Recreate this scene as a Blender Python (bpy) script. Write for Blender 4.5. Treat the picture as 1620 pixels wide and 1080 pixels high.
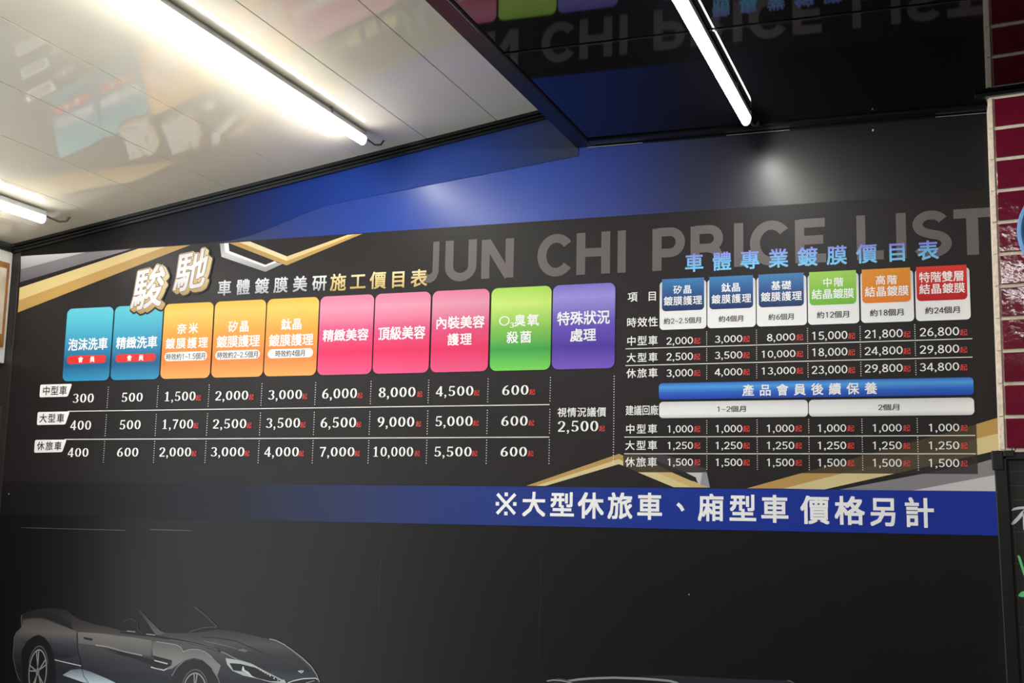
import bpy, math, random
import numpy as np
random.seed(7)
scene = bpy.context.scene
C = scene.collection
for o in list(bpy.data.objects): bpy.data.objects.remove(o, do_unlink=True)

# ---------------------------------------------------------------- camera, world, exposure
F = 1990.57                                   # focal length in pixels of the 1620x1080 frame
EYE = 1.60                                    # camera height above the floor
PITCH, ROLL, YAW = 0.1470853, -0.02158798, 0.35387204
D = 3.15                                      # camera to printed wall
def _rot():
    cx, cy, cz = math.cos(PITCH), math.cos(ROLL), math.cos(YAW)
    sx, sy, sz = math.sin(PITCH), math.sin(ROLL), math.sin(YAW)
    Rx = np.array([[1,0,0],[0,cx,-sx],[0,sx,cx]]); Ry = np.array([[cy,0,sy],[0,1,0],[-sy,0,cy]])
    Rz = np.array([[cz,-sz,0],[sz,cz,0],[0,0,1]])
    return Rz @ Rx @ Ry
R = _rot()
from mathutils import Matrix, Vector
cam = bpy.data.cameras.new('camera'); camo = bpy.data.objects.new('camera', cam); C.objects.link(camo)
cam.sensor_width = 36; cam.lens = F / 1620 * 36; cam.clip_start = 0.05
m3 = np.stack([R[:,0], R[:,2], -R[:,1]], axis=1)
camo.matrix_world = Matrix.Translation((0, 0, EYE)) @ Matrix(m3.tolist()).to_4x4()
scene.camera = camo
w = bpy.data.worlds.new('world'); scene.world = w; w.use_nodes = True
w.node_tree.nodes['Background'].inputs[0].default_value = (0.93, 0.97, 1.0, 1)
w.node_tree.nodes['Background'].inputs[1].default_value = 1.0
vs = scene.view_settings
vs.view_transform = 'Standard'; vs.look = 'None'; vs.gamma = 1; vs.use_curve_mapping = False
vs.exposure = 1.42
TUBE_POWER = 37.0

# ---------------------------------------------------------------- pixel to place
def ray(x, y): return R @ np.array([(x-810)/F, 1, -(y-540)/F])
def W(x, y):                                  # pixel -> (X, Z) on the printed wall
    d = ray(x, y); t = D/d[1]; return np.array([d[0]*t, d[2]*t + EYE])
def on_y(x, y, Y):
    d = ray(x, y); t = Y/d[1]; return np.array([d[0]*t, Y, d[2]*t + EYE])
def on_x(x, y, X):
    d = ray(x, y); t = X/d[0]; return np.array([X, d[1]*t, d[2]*t + EYE])
def XatZ(x, Z, y):                            # wall X of pixel column x at wall height Z
    for _ in range(4):
        z0 = W(x, y)[1]; z1 = W(x, y+1)[1]; y += (Z-z0)/(z1-z0)
    return W(x, y)[0]
def wbox(x0, x1, y0, y1):                     # pixel ink box (y at the centre column) -> wall box
    xc = (x0+x1)/2; Z1 = W(xc, y0)[1]; Z0 = W(xc, y1)[1]; Zc = (Z0+Z1)/2; yc = (y0+y1)/2
    return XatZ(x0, Zc, yc), XatZ(x1, Zc, yc), Z0, Z1

# ---------------------------------------------------------------- materials
def lin(c):
    c = c/255.0
    return c/12.92 if c <= 0.04045 else ((c+0.055)/1.055)**2.4
def col(rgb): return (lin(rgb[0]), lin(rgb[1]), lin(rgb[2]), 1)
MATS = {}
def new_mat(name):
    m = bpy.data.materials.new(name); m.use_nodes = True
    return m, m.node_tree, m.node_tree.nodes['Principled BSDF']
def mat(name, rgb, rough=0.4, spec=0.5, metal=0.0, noise=0.0, nscale=40, bump=0.0, bscale=60, coord='Object'):
    if name in MATS: return MATS[name]
    m, nt, b = new_mat(name)
    b.inputs['Base Color'].default_value = col(rgb); b.inputs['Roughness'].default_value = rough
    b.inputs['Specular IOR Level'].default_value = spec; b.inputs['Metallic'].default_value = metal
    if noise or bump:
        tc = nt.nodes.new('ShaderNodeTexCoord')
        nz = nt.nodes.new('ShaderNodeTexNoise'); nz.inputs['Scale'].default_value = nscale; nz.inputs['Detail'].default_value = 4
        nt.links.new(tc.outputs[coord], nz.inputs['Vector'])
        if noise:
            mx = nt.nodes.new('ShaderNodeMix'); mx.data_type = 'RGBA'; mx.blend_type = 'MULTIPLY'
            rp = nt.nodes.new('ShaderNodeValToRGB')
            rp.color_ramp.elements[0].position = 0.3; rp.color_ramp.elements[0].color = (1-noise,)*3+(1,)
            rp.color_ramp.elements[1].position = 0.7; rp.color_ramp.elements[1].color = (1+noise*0.3,)*3+(1,)
            nt.links.new(nz.outputs['Fac'], rp.inputs[0]); mx.inputs[0].default_value = 1
            mx.inputs[6].default_value = col(rgb); nt.links.new(rp.outputs[0], mx.inputs[7]); nt.links.new(mx.outputs[2], b.inputs['Base Color'])
        if bump:
            n2 = nt.nodes.new('ShaderNodeTexNoise'); n2.inputs['Scale'].default_value = bscale; n2.inputs['Detail'].default_value = 3
            nt.links.new(tc.outputs[coord], n2.inputs['Vector'])
            bp = nt.nodes.new('ShaderNodeBump'); bp.inputs['Strength'].default_value = bump; bp.inputs['Distance'].default_value = 0.004
            nt.links.new(n2.outputs['Fac'], bp.inputs['Height']); nt.links.new(bp.outputs[0], b.inputs['Normal'])
    MATS[name] = m
    return m
PR = 0.42                                     # sheen of the printed vinyl
def dim(rgb, k=0.83):                         # printed colours are a little less bright than the page they are picked from
    f = lambda c: 255*((1.055*(lin(c)*k)**(1/2.4)-.055) if lin(c)*k > .0031308 else lin(c)*k*12.92)
    return tuple(f(c) for c in rgb)
def ink(name, rgb): return mat('print_'+name, dim(rgb), PR, 0.28)
def ramp_mat(name, stops, axis='Z', coord='Generated', lo=0.0, hi=1.0, rough=PR, spec=0.28, bump=0.0):
    """printed colour run: stops = [(position 0..1, rgb)]"""
    if name in MATS: return MATS[name]
    m, nt, b = new_mat(name)
    b.inputs['Roughness'].default_value = rough; b.inputs['Specular IOR Level'].default_value = spec
    tc = nt.nodes.new('ShaderNodeTexCoord'); sp = nt.nodes.new('ShaderNodeSeparateXYZ')
    nt.links.new(tc.outputs[coord], sp.inputs[0])
    mr = nt.nodes.new('ShaderNodeMapRange'); mr.inputs['From Min'].default_value = lo; mr.inputs['From Max'].default_value = hi
    nt.links.new(sp.outputs[axis], mr.inputs['Value'])
    rp = nt.nodes.new('ShaderNodeValToRGB'); el = rp.color_ramp.elements
    stops = sorted(stops, key=lambda s: s[0])
    while len(el) < len(stops): el.new(0.5)
    for e, s in zip(el, stops): e.position = s[0]; e.color = col(dim(s[1]))
    nt.links.new(mr.outputs[0], rp.inputs[0]); nt.links.new(rp.outputs[0], b.inputs['Base Color'])
    if bump:
        n2 = nt.nodes.new('ShaderNodeTexNoise'); n2.inputs['Scale'].default_value = 7; n2.inputs['Detail'].default_value = 5
        nt.links.new(tc.outputs['Object'], n2.inputs['Vector'])
        bp = nt.nodes.new('ShaderNodeBump'); bp.inputs['Strength'].default_value = bump; bp.inputs['Distance'].default_value = 0.01
        nt.links.new(n2.outputs['Fac'], bp.inputs['Height']); nt.links.new(bp.outputs[0], b.inputs['Normal'])
    MATS[name] = m
    return m
def down(stops): return [(1-p, c) for p, c in stops]      # stops listed from the top edge down

# ---------------------------------------------------------------- object helpers
def link(name, me, m, parent=None):
    o = bpy.data.objects.new(name, me); C.objects.link(o)
    if m is not None: me.materials.append(m)
    if parent is not None: o.parent = parent
    return o
def tag(o, label=None, cat=None, group=None, kind=None):
    if label: o['label'] = label
    if cat: o['category'] = cat
    if group: o['group'] = group
    if kind: o['kind'] = kind
    return o
def empty(name, loc):
    o = bpy.data.objects.new(name, None); C.objects.link(o); o.location = loc; o.empty_display_size = 0.05
    return o
def org(parent):
    v = np.zeros(3); p = parent
    while p is not None: v += np.array(p.location); p = p.parent
    return v
class MB:
    def __init__(s): s.v = []; s.f = []
    def add(s, vs, fs):
        n = len(s.v); s.v += [tuple(map(float, p)) for p in vs]; s.f += [tuple(i+n for i in q) for q in fs]; return s
    def box(s, x0, x1, y0, y1, z0, z1):
        return s.add([(x0,y0,z0),(x1,y0,z0),(x1,y1,z0),(x0,y1,z0),(x0,y0,z1),(x1,y0,z1),(x1,y1,z1),(x0,y1,z1)],
                     [(0,3,2,1),(4,5,6,7),(0,1,5,4),(1,2,6,5),(2,3,7,6),(3,0,4,7)])
    def prism(s, poly, ax, a, b):
        """poly: list of 2D points, swept along axis ax (0 X, 1 Y, 2 Z) from a to b"""
        n = len(poly)
        def P(p, t):
            q = list(p); q.insert(ax, t); return q
        vs = [P(p, a) for p in poly] + [P(p, b) for p in poly]
        fs = [tuple(range(n)), tuple(range(2*n-1, n-1, -1))] + [(i, i+n, (i+1) % n + n, (i+1) % n) for i in range(n)]
        return s.add(vs, fs)
    def tube(s, pts, r, n=8):
        pts = [Vector(p) for p in pts]; base = len(s.v); k = len(pts)
        up = Vector((0.3, 0.2, 0.9)).normalized()
        for i, p in enumerate(pts):
            t = (pts[min(i+1, k-1)] - pts[max(i-1, 0)]).normalized(); a = t.cross(up).normalized(); b = t.cross(a)
            for j in range(n):
                q = p + (a*math.cos(2*math.pi*j/n) + b*math.sin(2*math.pi*j/n))*r; s.v.append(tuple(q))
        for i in range(k-1):
            for j in range(n):
                s.f.append((base+i*n+j, base+i*n+(j+1) % n, base+(i+1)*n+(j+1) % n, base+(i+1)*n+j))
        s.f.append(tuple(base+j for j in range(n))); s.f.append(tuple(base+(k-1)*n+j for j in range(n-1, -1, -1)))
        return s
    def build(s, name, m, parent=None, bevel=0.0, seg=2, smooth=False):
        o3 = org(parent); me = bpy.data.meshes.new(name)
        me.from_pydata([(p[0]-o3[0], p[1]-o3[1], p[2]-o3[2]) for p in s.v], [], s.f); me.validate()
        import bmesh
        bm = bmesh.new(); bm.from_mesh(me); bmesh.ops.recalc_face_normals(bm, faces=bm.faces)
        if bevel: bmesh.ops.bevel(bm, geom=list(bm.edges), offset=bevel, segments=seg, affect='EDGES', profile=0.5)
        bm.to_mesh(me); bm.free()
        if smooth:
            for p in me.polygons: p.use_smooth = True
        return link(name, me, m, parent)

LAY = 0.0003; SUB = 0.00002
def flat(name, shapes, layer, m, parent):
    """print on the wall: shapes = [(points (X,Z), faces)], lying `layer` steps in front of the wall"""
    v = []; f = []; o3 = org(parent); y = D - LAY*layer
    for sh in shapes:                         # overlapping strokes of one print are stepped by a few microns
        pts, faces = sh[0], sh[1]; yy = y - (sh[2] if len(sh) > 2 else 0)*SUB
        n = len(v); v += [(p[0]-o3[0], yy-o3[1], p[1]-o3[2]) for p in pts]
        for q in faces:
            q = [i+n for i in q]
            a = sum((v[q[i]][0]*v[q[(i+1) % len(q)]][2] - v[q[(i+1) % len(q)]][0]*v[q[i]][2]) for i in range(len(q)))
            f.append(tuple(q) if a > 0 else tuple(reversed(q)))
    me = bpy.data.meshes.new(name); me.from_pydata(v, [], f); me.update()
    return link(name, me, m, parent)
def poly(pts): return (list(pts), [tuple(range(len(pts)))])
def ppoly(px): return poly([W(*p) for p in px])
def rrect(x0, x1, z0, z1, r, n=6, corners=(1,1,1,1)):
    """corners: TL TR BR BL rounded?"""
    pts = []
    for (cx, cz, a, on) in ((x1-r, z1-r, 0, corners[1]), (x0+r, z1-r, 90, corners[0]), (x0+r, z0+r, 180, corners[3]), (x1-r, z0+r, 270, corners[2])):
        if on:
            for k in range(n+1):
                t = math.radians(a + 90*k/n); pts.append((cx+r*math.cos(t), cz+r*math.sin(t)))
        else:
            pts.append((cx + (r if a in (0, 270) else -r), cz + (r if a in (0, 90) else -r)))
    return poly(pts)
def ribbon(pts, wd, closed=False):
    """strip along a polyline; wd = number or function(direction) -> width"""
    P = [np.array(p, float) for p in pts]; n = len(P); L = []; Rr = []
    for i in range(n):
        a = P[(i-1) % n] if (closed or i > 0) else P[i]; b = P[(i+1) % n] if (closed or i < n-1) else P[i]
        d1 = P[i]-a; d2 = b-P[i]
        u1 = d1/np.hypot(*d1) if np.hypot(*d1) > 1e-9 else None
        u2 = d2/np.hypot(*d2) if np.hypot(*d2) > 1e-9 else None
        if u1 is None: u1 = u2
        if u2 is None: u2 = u1
        t = u1+u2; t = t/max(np.hypot(*t), 1e-9); nn = np.array([-t[1], t[0]])
        c = max(0.45, float(np.dot(nn, [-u1[1], u1[0]])))
        ww = wd(t) if callable(wd) else wd
        L.append(P[i]+nn*ww/2/c); Rr.append(P[i]-nn*ww/2/c)
    v = L+Rr; k = n if closed else n-1
    return v, [(i, (i+1) % n, n+(i+1) % n, n+i) for i in range(k)]
def arc(cx, cy, rx, ry, a0, a1, n=14):
    return [(cx+rx*math.cos(math.radians(a0+(a1-a0)*i/n)), cy+ry*math.sin(math.radians(a0+(a1-a0)*i/n))) for i in range(n+1)]
def disc(cx, cy, rx, ry, n=14): return poly([(cx+rx*math.cos(2*math.pi*i/n), cy+ry*math.sin(2*math.pi*i/n)) for i in range(n)])

# ---------------------------------------------------------------- lettering: figures and capitals drawn with a pen
def digit_strokes(ch, serif):
    """[(points, closed, width override)] in a box one unit high"""
    if ch == '0': return [(arc(.31,.5,.215,.435,0,360,24)[:-1], True, None)]
    if ch == '1':
        s = [([(.30,0),(.30,1)], False, None)]
        s.append(([(.32,.96),(.10,.80)], False, .08 if serif else .11))
        if serif: s.append(([(.08,.03),(.52,.03)], False, .06))
        return s
    if ch == '2': return [([(.09,.72)] + arc(.30,.71,.20,.235,165,-30,14) + [(.36,.38),(.09,.07)], False, None), ([(.06,.055),(.55,.055)], False, .11)]
    if ch == '3': return [(arc(.29,.73,.19,.215,155,-90,14), False, None), (arc(.28,.275,.225,.225,90,-155,16), False, None)]
    if ch == '4': return [([(.41,.98),(.05,.29)], False, .09 if serif else None), ([(.03,.27),(.60,.27)], False, .10), ([(.42,0),(.42,1)], False, None)]
    if ch == '5': return [([(.15,.94),(.54,.94)], False, .12), ([(.17,.95),(.13,.52)], False, .08 if serif else None), (arc(.29,.31,.22,.26,135,-150,16), False, None)]
    if ch == '6': return [(arc(.31,.30,.20,.245,0,360,20)[:-1], True, None), (arc(.55,.30,.44,.66,180,100,12), False, None)]
    if ch == '7': return [([(.06,.93),(.57,.93)], False, .13), ([(.53,.93),(.36,.5),(.24,0)], False, .13 if serif else None)]
    if ch == '8': return [(arc(.31,.745,.175,.20,0,360,20)[:-1], True, None), (arc(.31,.27,.205,.22,0,360,20)[:-1], True, None)]
    if ch == '9': return [([(.62-x, 1-y) for x, y in p], c, wv) for p, c, wv in digit_strokes('6', serif)]
    if ch == '~': return [([(.05,.40),(.12,.47),(.20,.49),(.30,.43),(.40,.37),(.48,.39),(.55,.46)], False, .09)]
    if ch == 'O': return [(arc(.42,.5,.36,.44,0,360,28)[:-1], True, .09)]
    return []
ADV = {',': .27, '.': .30, '~': .62, 'O': .86}
def figure(ch, serif):
    if ch in ',.':
        sh = [disc(.12,.07,.085,.085)]
        if ch == ',': sh.append(ribbon([(.17,.05),(.155,-.06),(.07,-.17)], .07))
        return sh
    out = []
    for pts, closed, ov in digit_strokes(ch, serif):
        if serif: wd = ov if ov else (lambda t: .055 + .105*abs(t[1])**1.5)
        else: wd = ov if ov else .115
        out.append(ribbon(pts, wd, closed))
    return out
CAPS = {
 'J': [([(.50,1),(.50,.30)]+arc(.28,.30,.22,.205,0,-180,12)[1:], False)],
 'U': [([(.10,1),(.10,.36)]+arc(.39,.36,.29,.265,180,360,16)[1:]+[(.68,1)], False)],
 'N': [([(.10,0),(.10,1)], False), ([(.70,0),(.70,1)], False), ([(.12,.97),(.68,.03)], False)],
 'C': [(arc(.42,.5,.33,.405,38,322,24), False)],
 'H': [([(.10,0),(.10,1)], False), ([(.68,0),(.68,1)], False), ([(.1,.52),(.68,.52)], False)],
 'I': [([(.10,0),(.10,1)], False)],
 'P': [([(.10,0),(.10,1)], False), ([(.1,.91),(.40,.91)]+arc(.40,.66,.22,.25,90,-90,12)+[(.1,.41)], False)],
 'R': [([(.10,0),(.10,1)], False), ([(.1,.91),(.42,.91)]+arc(.42,.69,.21,.22,90,-90,12)+[(.1,.47)], False), ([(.40,.47),(.56,.42),(.62,.30),(.66,0)], False)],
 'E': [([(.10,0),(.10,1)], False), ([(.1,.91),(.66,.91)], False), ([(.1,.52),(.62,.52)], False), ([(.1,.09),(.68,.09)], False)],
 'L': [([(.10,0),(.10,1)], False), ([(.1,.09),(.62,.09)], False)],
 'S': [(arc(.38,.715,.25,.20,25,250,14)+[(.40,.49)]+arc(.39,.285,.28,.20,68,-155,16), False)],
 'T': [([(.02,.91),(.66,.91)], False), ([(.34,0),(.34,1)], False)],
}
# glyphs of Blender's built-in font
GL = {}
def load_glyphs(req):
    tmp = []; req = sorted({(c, 0) for c, _ in req if (c, 0) not in GL})
    for ch, off in req:
        cu = bpy.data.curves.new('glyph', 'FONT'); cu.body = ch; cu.size = 1; cu.resolution_u = 2
        cu.dimensions = '2D'; cu.fill_mode = 'FRONT'
        o = bpy.data.objects.new('glyph', cu); C.objects.link(o); tmp.append((ch, off, o, cu))
    bpy.context.view_layer.update(); dg = bpy.context.evaluated_depsgraph_get()
    for ch, off, o, cu in tmp:
        ev = o.evaluated_get(dg); me = ev.to_mesh()
        n = len(me.vertices); a = np.zeros(n*3); me.vertices.foreach_get('co', a); a = a.reshape(-1, 3)[:, :2]
        GL[(ch, off)] = (a, [tuple(p.vertices) for p in me.polygons]); ev.to_mesh_clear()
    for ch, off, o, cu in tmp: bpy.data.objects.remove(o); bpy.data.curves.remove(cu)
B0, B1, B2 = 0.004, 0.011, 0.017               # print weights: the glyph is struck several times, this far apart
def strikes(off):
    if off > .045: return [(0, 0)]+[(off*r*math.cos(2*math.pi*k/n_), off*r*math.sin(2*math.pi*k/n_)) for r, n_ in ((.5, 8), (1, 16)) for k in range(n_)]
    if off > .022: return [(0, 0)]+[(off*math.cos(2*math.pi*k/8), off*math.sin(2*math.pi*k/8)) for k in range(8)]
    return [(off, off), (-off, off), (off, -off), (-off, -off)]
def text_shapes(s, box, off, serif=False):
    x0, x1, z0, z1 = box; h = z1-z0; out = []
    cjk = [c for c in s if ord(c) > 0x2000]
    if cjk:
        units = [1.0 if ord(c) > 0x2000 else ADV.get(c, .62)*0.92 for c in s]
        eh = h/0.92; tot = sum(units); wd = x1-x0
        ew = eh; pitch = (wd-.92*ew)/(len(s)-1) if len(s) > 1 else 0
        if len(cjk) < len(s) or len(s) == 1 or pitch < ew*.97:
            ew = wd/(tot-.08); xs = np.cumsum([0]+units[:-1])*ew
        else: xs = np.arange(len(s))*pitch
        for c, xo in zip(s, xs):
            if ord(c) > 0x2000:
                a, f = GL[(c, 0)]
                for k, (dx, dz) in enumerate(strikes(off)): out.append(([(x0+xo-.04*ew+(p[0]+dx)*ew, z0+(p[1]+.08+dz)*eh) for p in a], f, k))
            else:
                for k, (v, f) in enumerate(figure(c, False)): out.append(([(x0+xo+p[0]*ew*.92, z0+.06*h+p[1]*h*.86) for p in v], f, k))
    else:
        dg = .72 if serif else .62; pad = (dg-.62)/2
        tot = sum(ADV.get(c, dg) for c in s)-.10-2*pad; k = (x1-x0)/tot; x = -.05-pad
        for c in s:
            for i, (v, f) in enumerate(figure(c, serif)): out.append(([(x0+(x+p[0]+(pad if c not in ',.' else 0))*k, z0+p[1]*h) for p in v], f, i))
            x += ADV.get(c, dg)
    return out
TEXTS = []
def text(s, x0, x1, y0, y1, layer, m, parent, off=B1, name='lettering', serif=False):
    TEXTS.append((s, wbox(x0, x1, y0, y1), layer, m, parent, off, name, serif))
def flush_texts():
    load_glyphs(sorted({(c, t[5]) for t in TEXTS for c in t[0] if ord(c) > 0x2000}))
    for s, b, layer, m, parent, off, name, serif in TEXTS:
        par = parent() if callable(parent) else parent
        if name == 'title_character':           # large titles: every character a piece of its own
            n = len(s); h = b[3]-b[2]; ew = h; pt_ = (b[1]-b[0]-ew)/(n-1)
            for i, c in enumerate(s): flat(name, text_shapes(c, (b[0]+i*pt_, b[0]+i*pt_+ew, b[2], b[3]), off), layer, m, par)
            continue
        flat(name, text_shapes(s, b, off, serif), layer, m, par)
    TEXTS.clear()

# ================================================================ THE ROOM
XL = -2.88; ZB = EYE+1.0249; XBL, XBR = -0.988, -0.945; XR = 1.9; Y0 = -2.2
SL = math.tan(math.radians(8.75)); ZW0 = EYE+0.858
def zw(x): return ZW0+(x+2.883)*SL             # height of the sloped white ceiling
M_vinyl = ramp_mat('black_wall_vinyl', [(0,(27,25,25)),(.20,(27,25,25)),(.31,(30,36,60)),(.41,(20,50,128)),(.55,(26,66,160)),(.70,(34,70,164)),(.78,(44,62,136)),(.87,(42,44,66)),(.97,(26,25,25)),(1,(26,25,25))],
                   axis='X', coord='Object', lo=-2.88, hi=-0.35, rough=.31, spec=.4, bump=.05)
# the blue run is only printed on the upper sheet; the lower sheets are plain black vinyl
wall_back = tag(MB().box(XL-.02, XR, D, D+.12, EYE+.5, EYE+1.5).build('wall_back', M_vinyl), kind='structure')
M_black = mat('black_vinyl', (20,18,17), .36, .24, noise=.12, nscale=14, bump=.04, bscale=6)
low = MB().box(XL-.02, XR, D, D+.12, 0, EYE+.5).build('lower_sheet', M_black, wall_back)
M_seam = mat('vinyl_seam_edge', (92,88,84), .4)
for a, b, t in (((34,834.5),(198,836.5),.9),((238,837.5),(303,838.5),.9)):
    pa, pb = W(*a), W(*b); MB().box(pa[0], pb[0], D-.0012, D+.001, pa[1]-.0006, pa[1]+.0008).build('sheet_seam', M_seam, wall_back)
for px, ya, yb in ((322,846,930),(603,880,1000),(856,880,1040)):
    pa = W(px, ya); pb = W(px, yb); MB().box(pa[0]-.0006, pa[0]+.0006, D-.0007, D+.001, pb[1], pa[1]).build('sheet_seam', mat('vinyl_seam_dull', (34,30,28), .4), wall_back)
for px, py, r in ((14.5,781,.0022),(1090,940,.0016),(1381,206,.0024)):  # small raised white specks on the wall
    p = W(px, py); MB().box(p[0]-r*.7, p[0]+r*.7, D-.0016, D+.001, p[1]-r, p[1]+r).build('white_speck', mat('speck_white', (225,225,220), .4), wall_back, bevel=.0004)

floor = tag(MB().box(XL-.02, XR+.05, Y0, D+.12, -.08, 0).build('floor', mat('floor_grey_epoxy', (112,112,108), .45, noise=.15, nscale=3)), kind='structure')
# unseen left side: an assumed open bay, added and shaped to let daylight in
wall_left = empty('wall_left', (XL, 2.6, 0)); tag(wall_left, kind='structure')
M_lw = mat('left_wall_black', (38,36,35), .5)
MB().box(XL-.12, XL, 2.50, D, 0, EYE+1.2).build('wall_pier', M_lw, wall_left)
MB().box(XL-.12, XL, .10, 2.50, 2.45, EYE+1.2).build('assumed_lintel', mat('left_wall_white', (226,224,216), .5), wall_left)
MB().box(XL-.12, XL, Y0, .10, 0, EYE+1.2).build('wall_pier', M_lw, wall_left)
wall_front = tag(MB().box(XL-.12, XR+.12, Y0-.12, Y0, 0, EYE+1.2).build('wall_front', mat('front_wall_dark', (48,46,46), .6)), kind='structure')  # unseen, added dark to shut outside light out of the front
wall_right = tag(MB().box(XR, XR+.12, Y0, D, 0, ZB+.05).build('wall_right', mat('right_wall_dark', (58,48,48), .6)), kind='structure')

# ---- sloped white ceiling of PVC boards running to the printed wall
M_white = mat('white_pvc', (234,227,208), .03, .85, noise=.03, nscale=5)
ceil_w = empty('ceiling', ((XL+XBL)/2, 0.5, EYE+1.0)); tag(ceil_w, kind='structure')
seams = [-1.2155+0.2125*k for k in range(1, -9, -1)]
edges = sorted([s for s in seams if XL < s < XBL-.01]+[XL, XBL+.02])
for a, b in zip(edges[:-1], edges[1:]):
    g = .0006; t = .012
    sec = [(a+g, zw(a+g)), (b-g, zw(b-g)), (b-g, zw(b-g)+t), (a+g, zw(a+g)+t)]
    MB().prism(sec, 1, Y0, D-.004).build('ceiling_panel', M_white, ceil_w, bevel=.0007, seg=1)
MB().prism([(XL, zw(XL)+.011), (XBL+.02, zw(XBL+.02)+.011), (XBL+.02, zw(XBL+.02)+.04), (XL, zw(XL)+.04)], 1, Y0, D).build('backing_board', mat('pvc_groove', (190,186,176), .5), ceil_w)

# ---- glossy black ceiling of boards lying along the wall
M_gloss = mat('black_gloss_board', (6,6,8), .035, .36, bump=.02, bscale=2.5)
ceil_b = empty('ceiling', ((XBR+XR)/2, 0.5, ZB)); tag(ceil_b, kind='structure')
ys = [3.105, 2.466, 1.83, 1.19, .55, -.09, -.73, -1.37, Y0]
for a, b in zip(ys[1:], ys[:-1]):
    MB().box(XBR-.005, XR, a+.0015, b-.0015, ZB+.004, ZB+.016).build('ceiling_panel', M_gloss, ceil_b, bevel=.0015, seg=1)
MB().box(XBR-.005, XR, Y0, D, ZB+.0165, ZB+.05).build('backing_board', mat('black_groove', (6,6,6), .6), ceil_b)
M_btrim = mat('black_trim_plastic', (15,15,17), .22, .5)
M_silver = mat('bright_trim_edge', (190,190,188), .25, .5, .6)
t1 = tag(MB().box(XBL, XBR, Y0, D, ZB-.003, ZB+.17).build('trim_1', mat('beam_dark_laminate', (17,16,16), .3, .25, noise=.35, nscale=9), bevel=.0006), kind='structure')
t2 = tag(MB().box(XBR, XR, 3.105, D, ZB-.002, ZB+.012).build('trim_2', M_btrim, bevel=.0015), kind='structure')
MB().box(XBR+.01, .06, D-.006, D-.0005, ZB-.006, ZB-.0025).build('bead', M_btrim, t2)
for a, b in (((930,233),(1018,224.5)),((1150,212.5),(1250,203)),((1480,179.5),(1563,171))):
    MB().box(W(*a)[0], W(*b)[0], D-.0075, D-.006, ZB-.0068, ZB-.0052).build('bead_edge', M_silver, t2)
# seam strip of the black ceiling that catches the light
MB().box(XBR, XR, 2.4615, 2.4705, ZB+.0015, ZB+.0045).build('joint_strip', mat('joint_strip_black', (16,16,17), .08), ceil_b, bevel=.0006, seg=1)

# ---- cornice between the white ceiling and the walls
def slopeprof(dz0, dz1, dy0, dy1, xa, xb):
    vs = []; 
    for x in (xa, xb):
        z = zw(x)
        vs += [(x, D-dy0, z-dz1), (x, D-dy1, z-dz1), (x, D-dy1, z-dz0), (x, D-dy0, z-dz0)]
    return vs, [(0,1,2,3),(7,6,5,4),(0,4,5,1),(1,5,6,2),(2,6,7,3),(3,7,4,0)]
t3 = tag(MB().add(*slopeprof(-.002, .009, .0, .020, XL, XBL)).build('trim_3', M_btrim), kind='structure')
for dz0, dz1, dy in ((.009,.013,.013),(.013,.018,.017),(.018,.022,.011),(.022,.0275,.013)):
    MB().add(*slopeprof(dz0, dz1, .0, dy, XL, XBL)).build('moulding', M_btrim, t3, bevel=.0012, seg=2)
t4 = tag(MB().box(XL, XL+.018, Y0, D-.018, zw(XL)-.024, zw(XL)+.004).build('trim_4', M_btrim, bevel=.003), kind='structure')
t5 = tag(MB().box(XL, -2.8405, D-.004, D, 0, zw(XL)-.02).build('trim_5', mat('corner_strip_black', (36,33,32), .4), bevel=.001), kind='structure')

# ---- left wall: cased opening and a dark panel below it (only a sliver is in view)
def LW(x, y): p = on_x(x, y, XL); return p[1], p[2]
yc, zt = LW(16, 400); _, zb = LW(2, 575)
win = tag(MB().box(XL, XL+.012, 2.78, yc, zb, zt).build('window_1', mat('window_casing_white', (206,204,196), .5, noise=.15, nscale=30), bevel=.002), kind='structure')
yo, zo = LW(9, 417)
MB().box(XL+.0121, XL+.018, 2.82, yo, zb+.05, zo).build('window_frame', mat('brown_wood', (146,98,44), .5, noise=.3, nscale=25), win, bevel=.001)
MB().box(XL+.0181, XL+.020, 2.86, yo-.014, zb+.09, zo-.02).build('pane', mat('window_paper', (196,186,166), .35, noise=.3, nscale=12), win)
yp, zp = LW(10, 645); _, zq = LW(0, 745)
pn = empty('notice_board', (XL, 2.9, zq-.5)); tag(pn, 'dark grey board with pale edge strip on the wall below the cased window', 'board')
MB().box(XL+.001, XL+.016, 2.78, yp, zq-.5, zp).build('panel', mat('dark_grey_board', (52,54,52), .35), pn, bevel=.002)
MB().box(XL+.001, XL+.020, yp, yp+.004, zq-.5, zp+.004).build('edge_strip', mat('pale_edge', (170,172,165), .4), pn, bevel=.001)
MB().box(XL+.001, XL+.022, yp-.03, yp+.004, zp+.004, zp+.009).build('top_edge', mat('pale_edge', (170,172,165), .4), pn, bevel=.001)

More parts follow.
